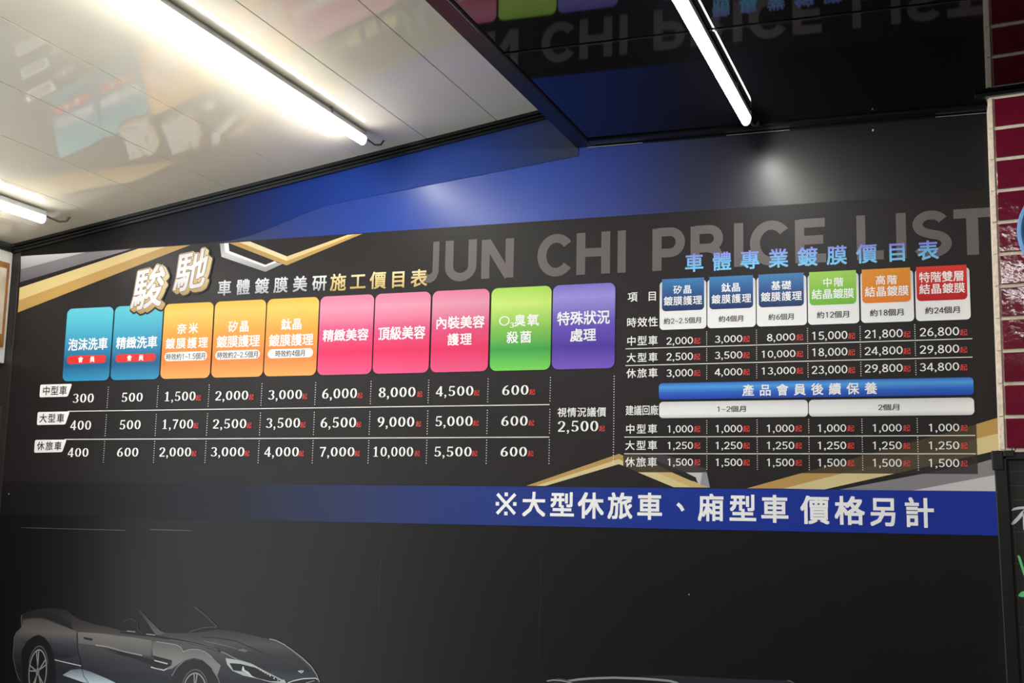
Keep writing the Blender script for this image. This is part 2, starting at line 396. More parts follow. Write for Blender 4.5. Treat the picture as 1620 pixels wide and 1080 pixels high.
# ---- tiled pillar at the right end of the wall
M_grout = mat('cream_grout', (226,216,194), .7, .2, noise=.18, nscale=60, bump=.3, bscale=160)
M_tile = mat('maroon_glazed_tile', (104,20,42), .10, .5, noise=.15, nscale=18, bump=.30, bscale=34)
M_edge = mat('tile_edge_clay', (240,220,200), .6, .2, noise=.25, nscale=90)
YP = 3.032; PYAW = math.radians(9.0)
pc = on_y(1569.5, 300, YP); PX0 = pc[0]
pdir = np.array([math.cos(PYAW), -math.sin(PYAW)]); pnrm = np.array([-math.sin(PYAW), -math.cos(PYAW)])
def PP(u, v, z): q = np.array([PX0, YP])+pdir*u+pnrm*v; return (q[0], q[1], z)
PW = .50
pil = empty('pillar', (PX0+.25, YP+.05, 0)); tag(pil, kind='structure')
pil['label'] = 'pillar clad in glazed maroon tiles with cream joints'
def pbox(u0, u1, v0, v1, z0, z1):
    return [PP(u0,v0,z0),PP(u1,v0,z0),PP(u1,v1,z0),PP(u0,v1,z0),PP(u0,v0,z1),PP(u1,v0,z1),PP(u1,v1,z1),PP(u0,v1,z1)], [(0,3,2,1),(4,5,6,7),(0,1,5,4),(1,2,6,5),(2,3,7,6),(3,0,4,7)]
core = MB()
b0 = PP(.0, -.001, 0); b1 = PP(PW, -.001, 0)
cq = [(b0[0], b0[1]), (b1[0], b1[1]), (b1[0]+.05, D), (b0[0]-.004, D)]
core.prism(cq, 2, 0, ZB-.004).build('grout_core', M_grout, pil)
rows = [on_y(1580, y, YP-.003)[2] for y in (203,252.8,302,352.8,404.4,454,505,556.4,607.4,658.7,711.7)]
pitch = (rows[0]-rows[-1])/10
zr = [rows[0]-k*pitch for k in range(-2, 34)]
for k in range(len(zr)-1):
    z1, z0 = zr[k]-.0042, zr[k+1]+.0042
    z1 = min(z1, ZB-.008)
    if z1-z0 < .012 or z0 < 0: continue
    e = MB(); e.add(*pbox(-.003, .0085, -.02, .0035, z0-.003, z1+.003)); e.build('edge_tile', M_edge, pil, bevel=.0012, seg=1)
    u = .0115
    while u < PW-.02:
        u1 = min(u+.219, PW)
        e = MB(); e.add(*pbox(u, u1, -.004, .0045, z0, z1)); e.build('tile', M_tile, pil, bevel=.0016, seg=2); u = u1+.0085
# black cap strip where the pillar meets the ceiling
MB().add(*pbox(-.03, PW, -.01, .012, ZB-.006, ZB+.003)).build('cap_strip', M_btrim, pil, bevel=.001)

# ================================================================ LAMPS
M_lamp_body = mat('lamp_body_white', (200,202,200), .35)
def tube_mat():
    m, nt, b = new_mat('lamp_diffuser_glow')
    b.inputs['Base Color'].default_value = (.9,.9,.9,1); b.inputs['Emission Color'].default_value = (1.0,.985,.945,1); b.inputs['Emission Strength'].default_value = TUBE_POWER
    # the diodes shine downwards: the flanks of the diffuser give off less than its crown
    ge = nt.nodes.new('ShaderNodeNewGeometry'); sx = nt.nodes.new('ShaderNodeSeparateXYZ'); mr = nt.nodes.new('ShaderNodeMapRange')
    nt.links.new(ge.outputs['Normal'], sx.inputs[0]); nt.links.new(sx.outputs['Z'], mr.inputs['Value'])
    mr.inputs['From Min'].default_value = 0.0; mr.inputs['From Max'].default_value = -1.0
    mr.inputs['To Min'].default_value = TUBE_POWER*.05; mr.inputs['To Max'].default_value = TUBE_POWER*1.25
    nt.links.new(mr.outputs[0], b.inputs['Emission Strength'])
    return m
M_glow = tube_mat()
M_cable = mat('cable_grey', (92,84,68), .5)
def lamp(x, ya, yb, zc, tilt, label, cable=True):
    """LED batten hung below a ceiling: ya..yb along Y, zc ceiling height there"""
    root = empty('tube_light', (x, (ya+yb)/2, zc)); tag(root, label, 'lamp', 'LED batten lamps under the ceilings')
    ct, st = math.cos(tilt), math.sin(tilt)
    def T(p): return (p[0]*ct-p[1]*st, p[0]*st+p[1]*ct)
    def sweep(sec, a, b):
        m = MB(); m.prism([(x+T(p)[0], zc+T(p)[1]) for p in sec], 1, a, b); return m
    g = -.004
    body = [(-.011,g),(.011,g),(.012,g-.016),(-.012,g-.016)]
    sweep(body, ya, yb).build('body', M_lamp_body, root, bevel=.001, seg=1)
    dif = [(.0125*math.cos(a), g-.016-.021*math.sin(a)) for a in [math.pi*i/12 for i in range(13)]]
    sweep(dif, ya+.004, yb-.004).build('diffuser', M_glow, root)
    for yy in (ya-.002, yb):
        cap = [(-.0128,g+.0005),(.0128,g+.0005)]+[(.0132*math.cos(a), g-.016-.0215*math.sin(a)) for a in [math.pi*i/10 for i in range(11)]]
        sweep(cap, yy, yy+.002).build('end_cap', mat('lamp_cap', (215,215,212), .4), root)
    for yy in (ya+.18, yb-.20):
        sweep([(-.0145,.0),(.0145,.0),(.0145,g-.008),(.0128,g-.010),(.0128,g+.0008),(-.0128,g+.0008),(-.0128,g-.010),(-.0145,g-.008)], yy, yy+.009).build('clip', mat('clip_grey', (120,120,118), .35), root)
    if cable:
        q = [(x+T((.0,g-.008))[0], yb+.002, zc+g-.008), (x+.003, yb+.03, zc-.016), (x+.006, yb+.07, zc-.019), (x+.012, yb+.095, zc-.012), (x+.016, yb+.105, zc+.004)]
        pts = []
        for i in range(len(q)-1):
            for k in range(4): t = k/4; pts.append([q[i][j]*(1-t)+q[i+1][j]*t for j in range(3)])
        pts.append(q[-1])
        MB().tube(pts, .0028, 8).build('power_cable', M_cable, root, smooth=True)
    return root
TL = 1.19
tA = math.radians(8.75)
lamp(-1.546, 2.965-TL, 2.965, zw(-1.546), tA, 'lit tube lamp on the white ceiling between the beam and the corner lamp')
lamp(-2.582, 2.935-TL, 2.935, zw(-2.582), tA, 'lit tube lamp on the white ceiling close to the corner with the cased window')
lamp(-0.503, 2.985-TL, 2.985, ZB+.004, 0, 'lit tube lamp on the glossy black ceiling')
for row, (ya, what) in enumerate(((.30, 'first'), (-1.20, 'second'))):  # unseen lamp rows, added for even frontal light on the printed wall
    for x, z, t, where in ((-1.546, zw(-1.546), tA, 'mid white ceiling'), (-2.582, zw(-2.582), tA, 'window side of the white ceiling'), (-.503, ZB+.004, 0, 'black ceiling near the beam'), (.54, ZB+.004, 0, 'black ceiling beside the pillar')):
        lamp(x, ya, ya+TL, z, t, 'unseen lit lamp, %s row out from the wall, %s' % (what, where), False)

# ================================================================ VINYL STRIP ALONG THE SLOPED CEILING
M_patch = ramp_mat('blue_strip_vinyl', [(0,(27,25,25)),(.29,(27,25,25)),(.435,(30,36,60)),(.56,(20,50,128)),(.70,(24,60,148)),(.85,(28,60,138)),(.94,(40,54,96)),(1,(50,54,70))], axis='X', coord='Object', lo=-1.35, hi=.62, rough=.5, spec=.14, bump=.04)
pt = MB(); ZT_ = EYE+.8255
ca, cb = W(590,310), W(915,247); sl = (cb[1]-ca[1])/(cb[0]-ca[0]); xe = cb[0]; xs = -2.838
zc_ = lambda x: cb[1]+(x-xe)*sl
n = 24; vs_ = []; fs_ = []
for i in range(n+1):
    x = xs+(xe-xs)*i/n; zt_ = zw(x)-.024; bl = min(1, max(0, (-1.72-x)/.4)); bl = bl*bl*(3-2*bl); zb_ = max(min(zc_(x), zt_-.008)*(1-bl)+(ZT_+.0008)*bl, ZT_+.0008); th = .0008+.006*max(0, (x+1.9)/.9)
    vs_ += [(x, D-.0006, zb_), (x, D-.0006-th*.35, zb_), (x, D-th, zt_), (x, D-.0006, zt_)]
for i in range(n):
    a = 4*i; b = a+4
    fs_ += [(a, b, b+1, a+1), (a+1, b+1, b+2, a+2), (a+2, b+2, b+3, a+3), (a+3, b+3, b, a)]
fs_ += [(0,1,2,3), (4*n+3, 4*n+2, 4*n+1, 4*n)]
root = empty('vinyl_strip', (-1.6, D, EYE+.95)); tag(root, 'blue to grey vinyl strip glued to the wall below the sloped white ceiling', 'vinyl strip')
pt.add(vs_, fs_).build('sheet', M_patch, root)

# ================================================================ PRICE LIST BANNER
ZT = EYE+.8255; ZBN = EYE+.1075
ban = empty('price_list_banner', (-1.39, D, ZBN))
tag(ban, 'wide black printed price list with coloured cards and two price tables', 'banner')
xr_ban = .058
flat('backing', [poly([(-2.8405,ZBN-.004),(xr_ban,ZBN-.004),(xr_ban,ZT),(-2.8405,ZT)])], 2, mat('banner_black', (33,29,29), PR, .22, noise=.10, nscale=9), ban)
I_white = ink('white', (250,249,246)); I_black = ink('black', (28,26,28)); I_red = ink('red', (240,80,70)); I_txt = ink('figures', (251,250,246))
I_gold1 = ink('gold_light', (226,202,142)); I_gold2 = ink('gold_dark', (192,154,88)); I_gold0 = ink('gold_pale', (238,222,172))
I_g1 = ink('silver_light', (196,192,196)); I_g2 = ink('silver_dark', (120,112,120)); I_bg = ink('ground', (44,40,40))
# chevrons
def chev(polys, m, layer, name='chevron'): return flat(name, [ppoly(p) for p in polys], layer, m, ban)
ztop = lambda x: [x, None]
chev([[(33.4,405.5),(52,404),(136,398.9),(33.2,426)]], ramp_mat('silver_fade', [(0,(170,166,172)),(1,(222,220,222))]), 4)
chev([[(33.2,426),(136,398.9),(208,393.9),(31.8,446.5)]], ramp_mat('grey_fade', [(0,(104,98,104)),(1,(150,144,150))]), 4)
chev([[(31.4,455.2),(220,393.1),(262,390.3),(30.2,475)]], I_gold1, 4)
chev([[(30.2,475),(262,390.3),(301,387.6),(28.6,494.2)]], I_gold2, 4)
B_ = lambda *p: [(300+x/4.045, 360+y/4.045) for x, y in p]
chev([B_((195,103),(222,101),(225,128),(228,158),(484,252),(560,222),(596,232),(486,283),(205,187))], ramp_mat('silver_run', [(0,(150,148,152)),(.6,(214,212,214)),(1,(176,172,178))]), 4)
chev([B_((222,101),(250,98),(256,150),(486,239),(545,214),(560,222),(484,252),(228,158))], I_white, 5)
chev([B_((250,98),(320,94),(624,214),(622,242))], I_gold2, 6); chev([B_((320,94),(388,89),(625,185),(624,214))], I_gold0, 6)
chev([B_((625,185),(1015,46),(1062,43),(624,214))], I_gold1, 6); chev([B_((624,214),(1062,43),(1108,40),(622,242))], I_gold2, 6)
# lower chevrons, then their darker copies inside the table panel
PANEL = wbox(986, 1545, 505, 749); pz0 = W(1009.6,746.9)[1]
px0, px1 = W(986.3,730)[0], W(1545.5,700)[0]
def clip_box(pts, x0, x1, z0, z1):
    def cut(P, f, g):
        out = []
        for i in range(len(P)):
            a, b = P[i], P[(i+1) % len(P)]
            if f(a): out.append(a)
            if f(a) != f(b): out.append(g(a, b))
        return out
    def gx(X): return lambda a, b: a+(b-a)*((X-a[0])/(b[0]-a[0]))
    def gz(Z): return lambda a, b: a+(b-a)*((Z-a[1])/(b[1]-a[1]))
    P = [np.array(p) for p in pts]
    for f, g in ((lambda p: p[0] >= x0, gx(x0)), (lambda p: p[0] <= x1, gx(x1)), (lambda p: p[1] >= z0, gz(z0)), (lambda p: p[1] <= z1, gz(z1))):
        if len(P) >= 3: P = cut(P, f, g)
    return P
I_d = {'gold_dark': ink('gold_dark_tint', (74,62,42)), 'gold_light': ink('gold_light_tint', (84,74,54)), 'silver_dark': ink('silver_dark_tint', (66,58,62)), 'silver_light': ink('silver_light_tint', (82,76,78)), 'ground': I_bg}
I_n = {'gold_dark': I_gold2, 'gold_light': ink('gold_mid', (222,204,150)), 'silver_dark': ink('silver_mid', (140,134,138)), 'silver_light': ink('silver_pale', (204,200,202)), 'ground': ink('slot_black', (30,28,28))}
def dual(px, tone, layer):
    P = [W(*p) for p in px]
    flat('chevron', [poly(P)], layer, I_n[tone], ban)
    Q = clip_box(P, px0, px1, pz0, 9)
    if len(Q) >= 3: flat('tinted_chevron', [poly(Q)], layer+.5, I_d[tone], ban)
YB = 770.5
dual([(833,768.2),(979.3,717.7),(986.3,720.6),(1070,751),(1123,770.8),(1094,770.6),(1045,752),(986,728.5),(979.3,726),(848,768.4)], 'gold_dark', 4)
dual([(848,768.4),(979.3,726),(986,728.5),(1066,770.3),(1094,770.6),(1020,736),(979.3,720.5)], 'gold_light', 3.4)
flat('chevron', [ppoly([(848,768.3),(979.3,726),(986.3,729),(986.3,736.5),(979.3,734),(863,768.4)])], 5, I_n['gold_light'], ban)
flat('chevron', [ppoly([(1009.6,746.9),(1038,746.9),(1094,770.6),(1066,770.4)])], 5.2, I_n['gold_light'], ban)
flat('chevron', [ppoly([(1038,746.9),(1063,746.9),(1122,771),(1094,770.6)])], 5.2, ink('gold_mid2', (210,182,120)), ban)
flat('tinted_chevron', [ppoly([(986.3,720.6),(1012,718.6),(1063,746.9),(1009.6,746.9),(986.3,736.5)])], 5.6, I_d['gold_dark'], ban)
flat('tinted_chevron', [ppoly([(1012,717.5),(1053,719.5),(1118.3,741.7),(1118.3,746.9),(1084.7,746.9),(1041,729)])], 5.6, I_d['silver_dark'], ban)
flat('tinted_chevron', [ppoly([(1041,729),(1084.7,746.9),(1063,746.9),(1028,729)])], 5.7, I_bg, ban)
dual([(1084.7,746.9),(1118.3,746.9),(1123.4,771),(1106,765.5),(1103,761),(1101,755)], 'silver_light', 5.8)
flat('chevron', [ppoly([(1118.3-7,746.9),(1118.3,746.9),(1123.4,771),(1108,766)])], 6.4, ink('silver_shade', (150,150,156)), ban)
flat('chevron', [ppoly([(1063,746.9),(1084.7,746.9),(1101,755),(1101,761.5),(1094,760.5)])], 6, I_n['ground'], ban)
# right hand chevron fan
dual([(1181.7,772.3),(1543.3,671.3),(1582,659.4),(1582,685),(1543.3,694),(1240,772.6)], 'gold_dark', 4)
dual([(1240,772.6),(1543.3,694),(1582,685),(1583,711),(1544.4,719.9),(1304,774)], 'gold_light', 4)
dual([(1304,774),(1544.4,719.9),(1583,711),(1584,723),(1570,726),(1545,733),(1328,774.2)], 'ground', 4)
dual([(1328.3,774.2),(1545,733),(1570,726),(1585,722.5),(1585,749),(1570,752),(1440.7,776.2)], 'silver_dark', 4)
dual([(1440.7,776.2),(1570,752),(1585,749),(1586,779)], 'silver_light', 4)
# headline capitals
I_cap = ink('headline_grey', (104,96,97)); zc0 = np.mean([W(983,432.4)[1], W(1545,401)[1], W(787,441.6)[1]]); zc1 = np.mean([W(983,365)[1], W(1537,328)[1], W(690,384.2)[1]])
hx = [('J',664,694.6),('U',704.5,754),('N',761.9,812.8),('C',850.4,903.5),('H',912.2,965.3),('I',977.2,990),('P',1032.3,1083.7),('R',1092.6,1146),('I',1161.3,1176),('C',1186.4,1246.7),('E',1258,1306.7),('L',1355.3,1397.5),('I',1418,1433.5),('S',1444,1505.5),('T',1509.2,1568)]
for ch, a, b in hx:
    zc = (zc0+zc1)/2; X0 = XatZ(a, zc, 390); X1 = XatZ(b, zc, 390)
    if ch == 'T': X1 = min(X1, xr_ban-.0005)
    sh = [ribbon(p, (.205 if ch != 'S' else .19), c) for p, c in CAPS[ch]]
    allp = np.array([q for v, f in sh for q in v]); mn, mx = allp.min(0), allp.max(0)
    over = .012 if ch in 'JUCS' else 0
    k = [(X1-X0)/(mx[0]-mn[0]), (zc1-zc0+2*over*(zc1-zc0))/(mx[1]-mn[1])]
    if ch == 'I':
        k[0] = (X1-X0)/(mx[0]-mn[0])
    flat('headline_letter', [([(X0+(q[0]-mn[0])*k[0], zc0-over*(zc1-zc0)+(q[1]-mn[1])*k[1]) for q in v], f, i) for i, (v, f) in enumerate(sh)], 3, I_cap, ban)
# titles
text('車體鍍膜美研', 345.7, 517, 439.6, 463.3, 8, ramp_mat('silver_letters', down([(0,(236,236,238)),(.5,(214,214,218)),(1,(172,174,180))])), ban, B2, 'title_character')
text('施工價目表', 523.7, 675.8, 430, 456.4, 8, ramp_mat('gold_letters', down([(0,(240,224,176)),(.5,(222,198,136)),(1,(196,166,100))])), ban, B2, 'title_character')
text('車體專業鍍膜價目表', 1084.3, 1484.3, 391.2, 420.2, 8, ramp_mat('blue_letters', down([(0,(140,132,222)),(.35,(128,176,238)),(.7,(120,196,242)),(1,(136,206,246))])), ban, B2, 'title_character')

# service cards
G_teal = ramp_mat('card_teal', down([(0,(96,196,212)),(.15,(84,188,208)),(.5,(50,146,186)),(.72,(22,98,140)),(.80,(22,98,140)),(1,(50,148,192))]))
G_orange = ramp_mat('card_orange', down([(0,(252,190,68)),(.12,(252,204,98)),(.4,(250,166,62)),(.75,(248,132,58)),(1,(254,172,92))]))
G_pink = ramp_mat('card_pink', down([(0,(226,124,158)),(.16,(230,152,176)),(.45,(226,82,130)),(.72,(232,42,96)),(1,(240,88,138))]))
G_green = ramp_mat('card_green', down([(0,(170,222,82)),(.2,(206,238,120)),(.5,(132,198,82)),(.75,(56,166,70)),(1,(124,218,92))]))
G_purple = ramp_mat('card_purple', down([(0,(126,112,206)),(.15,(156,146,222)),(.45,(104,82,190)),(.74,(78,50,164)),(1,(122,90,202))]))
cards = [((108.3,98.9),(181.2,173),G_teal),((183.4,175),(259.6,252.2),G_teal),((261.6,254.1),(339.2,332.5),G_orange),((341.5,334.6),(421,417.4),G_orange),((423.6,418.2),(505.7,500.7),G_orange),
         ((507.7,502.7),(593,588),G_pink),((594.9,590),(682.7,678.2),G_pink),((685.5,681),(775.7,771.7),G_pink),((778.2,775.5),(873,871.4),G_green),((875.6,873.1),(974,972.7),G_purple)]
tops = [(108.3,489.8),(261.6,481.6),(423.6,473.2),(594.9,465),(778.2,455.2),(974,447.3)]; bots = [(98.9,603.5),(254.1,599.3),(418.2,595.4),(590,591.9),(775.5,586.2),(972.7,582)]
cz1 = np.mean([W(*p)[1] for p in tops]); cz0 = np.mean([W(*p)[1] for p in bots])
CARD = []
names = ['teal card for foam wash','teal card for fine wash','orange card with its lasting time','orange card with its lasting time','orange card with its lasting time','pink card','pink card','pink card with two lines','green card','purple card']
for i, (l, r, g) in enumerate(cards):
    X0 = (XatZ(l[0], cz1, 470)+XatZ(l[1], cz0, 590))/2; X1 = (XatZ(r[0], cz1, 470)+XatZ(r[1], cz0, 590))/2
    c = flat('service_card', [rrect(X0, X1, cz0, cz1, .018)], 9, g, ban); c['label'] = names[i]; CARD.append(c)
def pill(x0, x1, y0, y1, m, par, layer=10, name='pill', r=None):
    b = wbox(x0, x1, y0, y1); return flat(name, [rrect(*b, r if r else (b[3]-b[2])*.49)], layer, m, par)
I_ct = ink('card_text', (252,252,250))
for i, s, b in ((0,'泡沫洗車',(109.5,171.3,535,553.6)),(1,'精緻洗車',(185.4,249.7,532.6,550.9)),(2,'奈米',(281.8,314,511.5,527.6)),(2,'鍍膜護理',(263.3,329.5,534.3,550.9)),
                (3,'矽晶',(362.5,395,507.8,524.9)),(3,'鍍膜護理',(344,411.7,530.6,549)),(4,'鈦晶',(445.9,478.7,504,521.4)),(4,'鍍膜護理',(426.6,496,528.6,547)),
                (5,'精緻美容',(512,583.6,520.7,539.2)),(6,'頂級美容',(599.6,673.3,516.5,536.8)),(7,'內裝美容',(690.2,767,500.4,519.5)),(7,'護理',(709,746.5,527.4,546)),
                (8,'臭氧',(814.5,852.8,497.2,515.7)),(8,'殺菌',(802.6,841.2,524,542.4)),(9,'特殊狀況',(882.5,964.8,492.3,513.3)),(9,'處理',(903,943,520,539.7)),
                (8,'O',(791,806.6,500,515.3)),(8,'3',(807,813.8,510.3,518.2))):
    text(s, *b, 11, I_ct, CARD[i], B2)
I_redp = ink('red_pill', (226,48,46))
for i, b, t in ((0,(107,168.9,562,575),(124.8,150.8,564,573)),(1,(183.7,247.2,559.8,572.2),(202,228,561.6,570.4))):
    pill(*b, I_redp, CARD[i]); text('會員', *t, 11, I_ct, CARD[i], B2, 'pill_lettering')
for i, b, s, t in ((2,(261.3,328.3,556.5,570.6),'時效約1~1.5個月',(263.6,326.6,558.7,568.8)),(3,(341.5,412,554,568),'時效約2~2.5個月',(344.5,410,556.2,566.2)),(4,(424.4,496,551.6,566),'時效約4個月',(436.5,484.2,553.8,564))):
    pill(*b, I_white, CARD[i]); text(s, *t, 11, I_black, CARD[i], .008, 'pill_lettering')

# emblem characters 駿馳 with gold block shading
def emblem(ch, quad):
    """quad: pixel corners TL TR BR BL of the glyph's em box"""
    Q = [W(*p) for p in quad]
    def mp(p, dx=0, dz=0):
        u, v = p[0], p[1]+.1
        top = Q[0]+(Q[1]-Q[0])*u; bot = Q[3]+(Q[2]-Q[3])*u
        q = bot+(top-bot)*v; return (q[0]+dx, q[1]+dz)
    load_glyphs([(ch, 0)])
    G1 = ramp_mat('emblem_gold', [(0,(170,136,76)),(.35,(214,190,134)),(1,(232,214,166))]); G2 = ramp_mat('emblem_silver', [(0,(212,212,216)),(.5,(244,244,246)),(1,(232,228,226))])
    a, f = GL[(ch, 0)]
    def struck(off, shifts):
        out = []; i = 0
        for sx, sz in shifts:
            for dx, dz in strikes(off): out.append(([mp((p[0]+dx, p[1]+dz), sx, sz) for p in a], f, i*.3)); i += 1
        return out
    flat('emblem_outline', struck(.08, [(.005, -.004), (.012, -.009)]), 11.2, ink('emblem_black', (34,30,30)), ban)
    flat('emblem_block', struck(.047, [(.0055*k, -.004*k) for k in range(3)]), 12.2, G1, ban)
    flat('emblem_rim', struck(.038, [(0, 0)]), 14, ink('emblem_rim', (150,112,72)), ban)
    flat('emblem_character', struck(.016, [(0, 0)]), 15, G2, ban)
emblem('駿', [(217,424),(268,412),(256,484),(205,494)])
emblem('馳', [(282.5,399),(338,387.5),(324,454),(273,465)])

# left table: row tags, rules, dotted lines, prices
for q, t, s in (([(64.8,608.4),(115,607),(108,627.3),(63.4,628.5)],(68.7,106.8,610.7,624.8),'中型車'),([(60.6,651.7),(111.2,650.8),(104.3,671.3),(59.2,672.2)],(63.8,102.6,654.4,668.3),'大型車'),([(56.4,695.7),(106.3,695.3),(99.4,715),(54.8,716)],(60,98.4,698.4,712),'休旅車')):
    P = [W(*p) for p in q]
    pts = []
    for i in range(4):
        a, b, c = P[i-1], P[i], P[(i+1) % 4]; r = .006
        u = (a-b)/np.hypot(*(a-b)); v = (c-b)/np.hypot(*(c-b))
        for k in range(5):
            tt = k/4; p1 = b+u*r; p2 = b+v*r; pts.append((1-tt)**2*p1+2*tt*(1-tt)*b+tt*tt*p2)
    rt = flat('row_tag', [poly(pts)], 9, I_white, ban); text(s, *t, 11, I_black, rt, B1)
I_rule = ink('rule', (236,233,226))
def rule(a, b, th=.0026, z=None):
    pa, pb = W(*a), W(*b); zz = (pa[1]+pb[1])/2 if z is None else z
    flat('rule_line', [poly([(pa[0], zz-th/2), (pb[0], zz-th/2), (pb[0], zz+th/2), (pa[0], zz+th/2)])], 8, I_rule, ban)
rule((108,651.3),(870,639)); rule((103,695.4),(869.6,690.7))
def dots(x, zs, ze, n, r=.0015):
    flat('dotted_line', [poly([(x+r*math.cos(a), zs+(ze-zs)*k/(n-1)+r*math.sin(a)) for a in [math.pi*2*j/8 for j in range(8)]]) for k in range(n)], 8, I_rule, ban)
seg = [(W(172.3,612.4)[1], W(169.6,644.6)[1]), (W(168.6,656.4)[1], W(166,689)[1]), (W(165,698.4)[1], W(162,731)[1])]
for p in ((172.3,612.4),(251,610.7),(331.8,609.4),(415.2,607.7),(500.1,605.3),(587.7,603.3),(678.9,601.3),(772.8,599.2),(871.2,597.4)):
    x = W(*p)[0]
    for a, b in seg: dots(x, a, b, 10)
x = W(972,595.2)[0]; dots(x, W(972,595.2)[1], W(969.5,732.5)[1], 34)
PRICES = [('300',(116.7,148.8,622.3,637.1),None),('500',(193.6,226.2,621,635.6),None),('1,500',(261.6,309.8,619.3,634.2),(311,318.6)),('2,000',(341.9,393,618,633),(394.8,402.2)),
 ('400',(113,144.6,665,680),None),('500',(190.4,223,664.3,679.2),None),('1,700',(257.9,306,663.3,678.2),(307.3,314.8)),('2,500',(338.2,390,662.6,677.7),(391.4,398.6)),
 ('400',(108.8,140.4,708.3,722.7),None),('600',(186.7,219.3,707.8,722.4),None),('2,000',(253.4,302.8,707.3,722.2),(304,311.6)),('3,000',(335,387,706.9,722),(388,395.6)),
 ('3,000',(425.7,478,616.5,631.8),(479,487)),('6,000',(511,565,614.2,630.4),(566,574.3)),('8,000',(600.5,657.4,612.2,628.4),(660.7,669)),
 ('3,500',(422.3,475,661,676.8),(476,484.4)),('6,500',(508.6,563.6,660,676.4),(564,572.3)),('9,000',(598.5,655.4,659,675.4),(658.8,667)),
 ('4,000',(419.8,473,706.8,722.2),(473.7,481.6)),('7,000',(506.7,561,706.8,722.2),(561.6,569.9)),('10,000',(591.2,653.8,706.4,722.2),(656.8,665)),
 ('4,500',(690.9,749,610.6,626.4),(750.5,759)),('600',(795.6,836,609,625),(838,847)),('5,000',(689.5,747.8,658,674.2),(749.1,758)),('600',(794.2,834.7,657.6,673.8),(836.6,845.9)),
 ('5,500',(687.9,746.2,706.4,722.2),(747.2,756)),('600',(793,833.5,706.4,722.2),(835.7,844.5)),('2,500',(883.5,946.3,665.5,682.7),(948.6,957.5))]
def price(s, b, q, serif, qh):
    bx = wbox(*b); o = flat('price_figure', text_shapes(s, bx, None, serif), 10, I_txt, ban)
    if q:
        y1 = b[3]-.6; TEXTS.append(('起', wbox(q[0], q[1], y1-qh, y1), 10, I_red, o, B0, 'suffix_character', False))
for s, b, q in PRICES: price(s, b, q, True, 8.8)
text('視情況議價', 883, 959, 644.6, 659, 10, I_txt, ban, B1, 'price_note')

# right table
for s, b in (('項目',(993.8,1039.9,461.5,476.5)),('時效性',(992.2,1041.2,502,517)),('中型車',(992.2,1040.8,531.5,546.3)),('大型車',(992,1040.8,558.2,572.6)),('休旅車',(991.9,1040.8,582.8,597.4)),
             ('建議回廠',(990.5,1041.6,641.2,656.4)),('中型車',(990.5,1039.9,671,685.8)),('大型車',(990,1039.9,696.9,711.7)),('休旅車',(989.9,1039.7,723.2,738.2))):
    text(s, *b, 10, I_txt, ban, B1, 'row_heading')
Z_wt = np.mean([W(1047.6,446.5)[1], W(1534,421.6)[1]]); Z_wb = np.mean([W(1043.6,522.4)[1], W(1195.7,517)[1], W(1276.3,514.5)[1], W(1359,511.2)[1], W(1534.6,504.3)[1]])
Z_tt = np.mean([W(1047.6,443)[1], W(1191.8,436)[1], W(1354.9,427)[1], W(1530.3,417.2)[1]]); Z_tb = np.mean([W(1080,492)[1], W(1236,485.7)[1], W(1317,482)[1], W(1490,474)[1]])
G_blue = ramp_mat('tab_blue', down([(0,(62,128,184)),(.5,(40,84,140)),(1,(30,48,98))])); G_tg = ramp_mat('tab_green', down([(0,(160,210,84)),(1,(112,188,54))])); G_to = ramp_mat('tab_orange', down([(0,(226,148,40)),(1,(236,128,38))])); G_tr = ramp_mat('tab_red', down([(0,(226,58,44)),(1,(190,22,30))]))
G_wh = ramp_mat('card_white', down([(0,(206,206,210)),(.6,(243,242,240)),(1,(250,249,247))]))
TAB = [((1044,1117.8),(1047.6,1114.3),G_blue,'矽晶',(1066,1094.6,451.5,464.7),'鍍膜護理',(1050.7,1110.8,468.6,482.5),'約2~2.5個月',(1050.7,1110.8,502.4,512)),
 ((1119.3,1195.7),(1122.6,1191.8),G_blue,'鈦晶',(1142,1171.6,447.9,461.7),'鍍膜護理',(1126.2,1188.4,465.7,479.5),'約4個月',(1137.4,1177.5,499.4,509)),
 ((1197.3,1276.3),(1200.6,1272),G_blue,'基礎',(1220.6,1251.6,444.5,458.4),'鍍膜護理',(1204.2,1268.4,461.7,476),'約6個月',(1216,1257.5,496.3,506.2)),
 ((1278.2,1359),(1280.9,1354.9),G_tg,'中階',(1302,1334.2,439.5,453.5),'結晶鍍膜',(1284.7,1351,457.2,472.4),'約12個月',(1292.7,1345,492.4,503)),
 ((1361.8,1445.4),(1364.3,1441),G_to,'高階',(1385.6,1419,435.6,450),'結晶鍍膜',(1368.7,1437.4,452.9,468.5),'約18個月',(1376.5,1431,489,499.8)),
 ((1448.2,1534.6),(1450.4,1530.3),G_tr,'特階雙層',(1454.3,1525.3,429.6,445.8),'結晶鍍膜',(1454.7,1526.4,448.6,464.2),'約24個月',(1463.8,1520,485.3,496))]
tl = ['blue tabbed card','blue tabbed card','blue tabbed card','green tabbed card','orange tabbed card','red tabbed card']
for k, (wx, tx, g, s1, b1_, s2, b2_, s3, b3_) in enumerate(TAB):
    zc = (Z_wt+Z_wb)/2; X0, X1 = XatZ(wx[0], zc, 480), XatZ(wx[1], zc, 480); T0, T1 = XatZ(tx[0], zc, 460), XatZ(tx[1], zc, 460)
    c = flat('plan_card', [rrect(X0, X1, Z_wb, Z_wt, .010)], 9, G_wh, ban); c['label'] = tl[k]
    flat('tab', [rrect(T0, T1, Z_tb, Z_tt, .010, corners=(0,0,1,1))], 10, g, c)
    text(s1, *b1_, 11, I_ct, c, B1); text(s2, *b2_, 11, I_ct, c, B1); text(s3, *b3_, 11, I_black, c, .009)
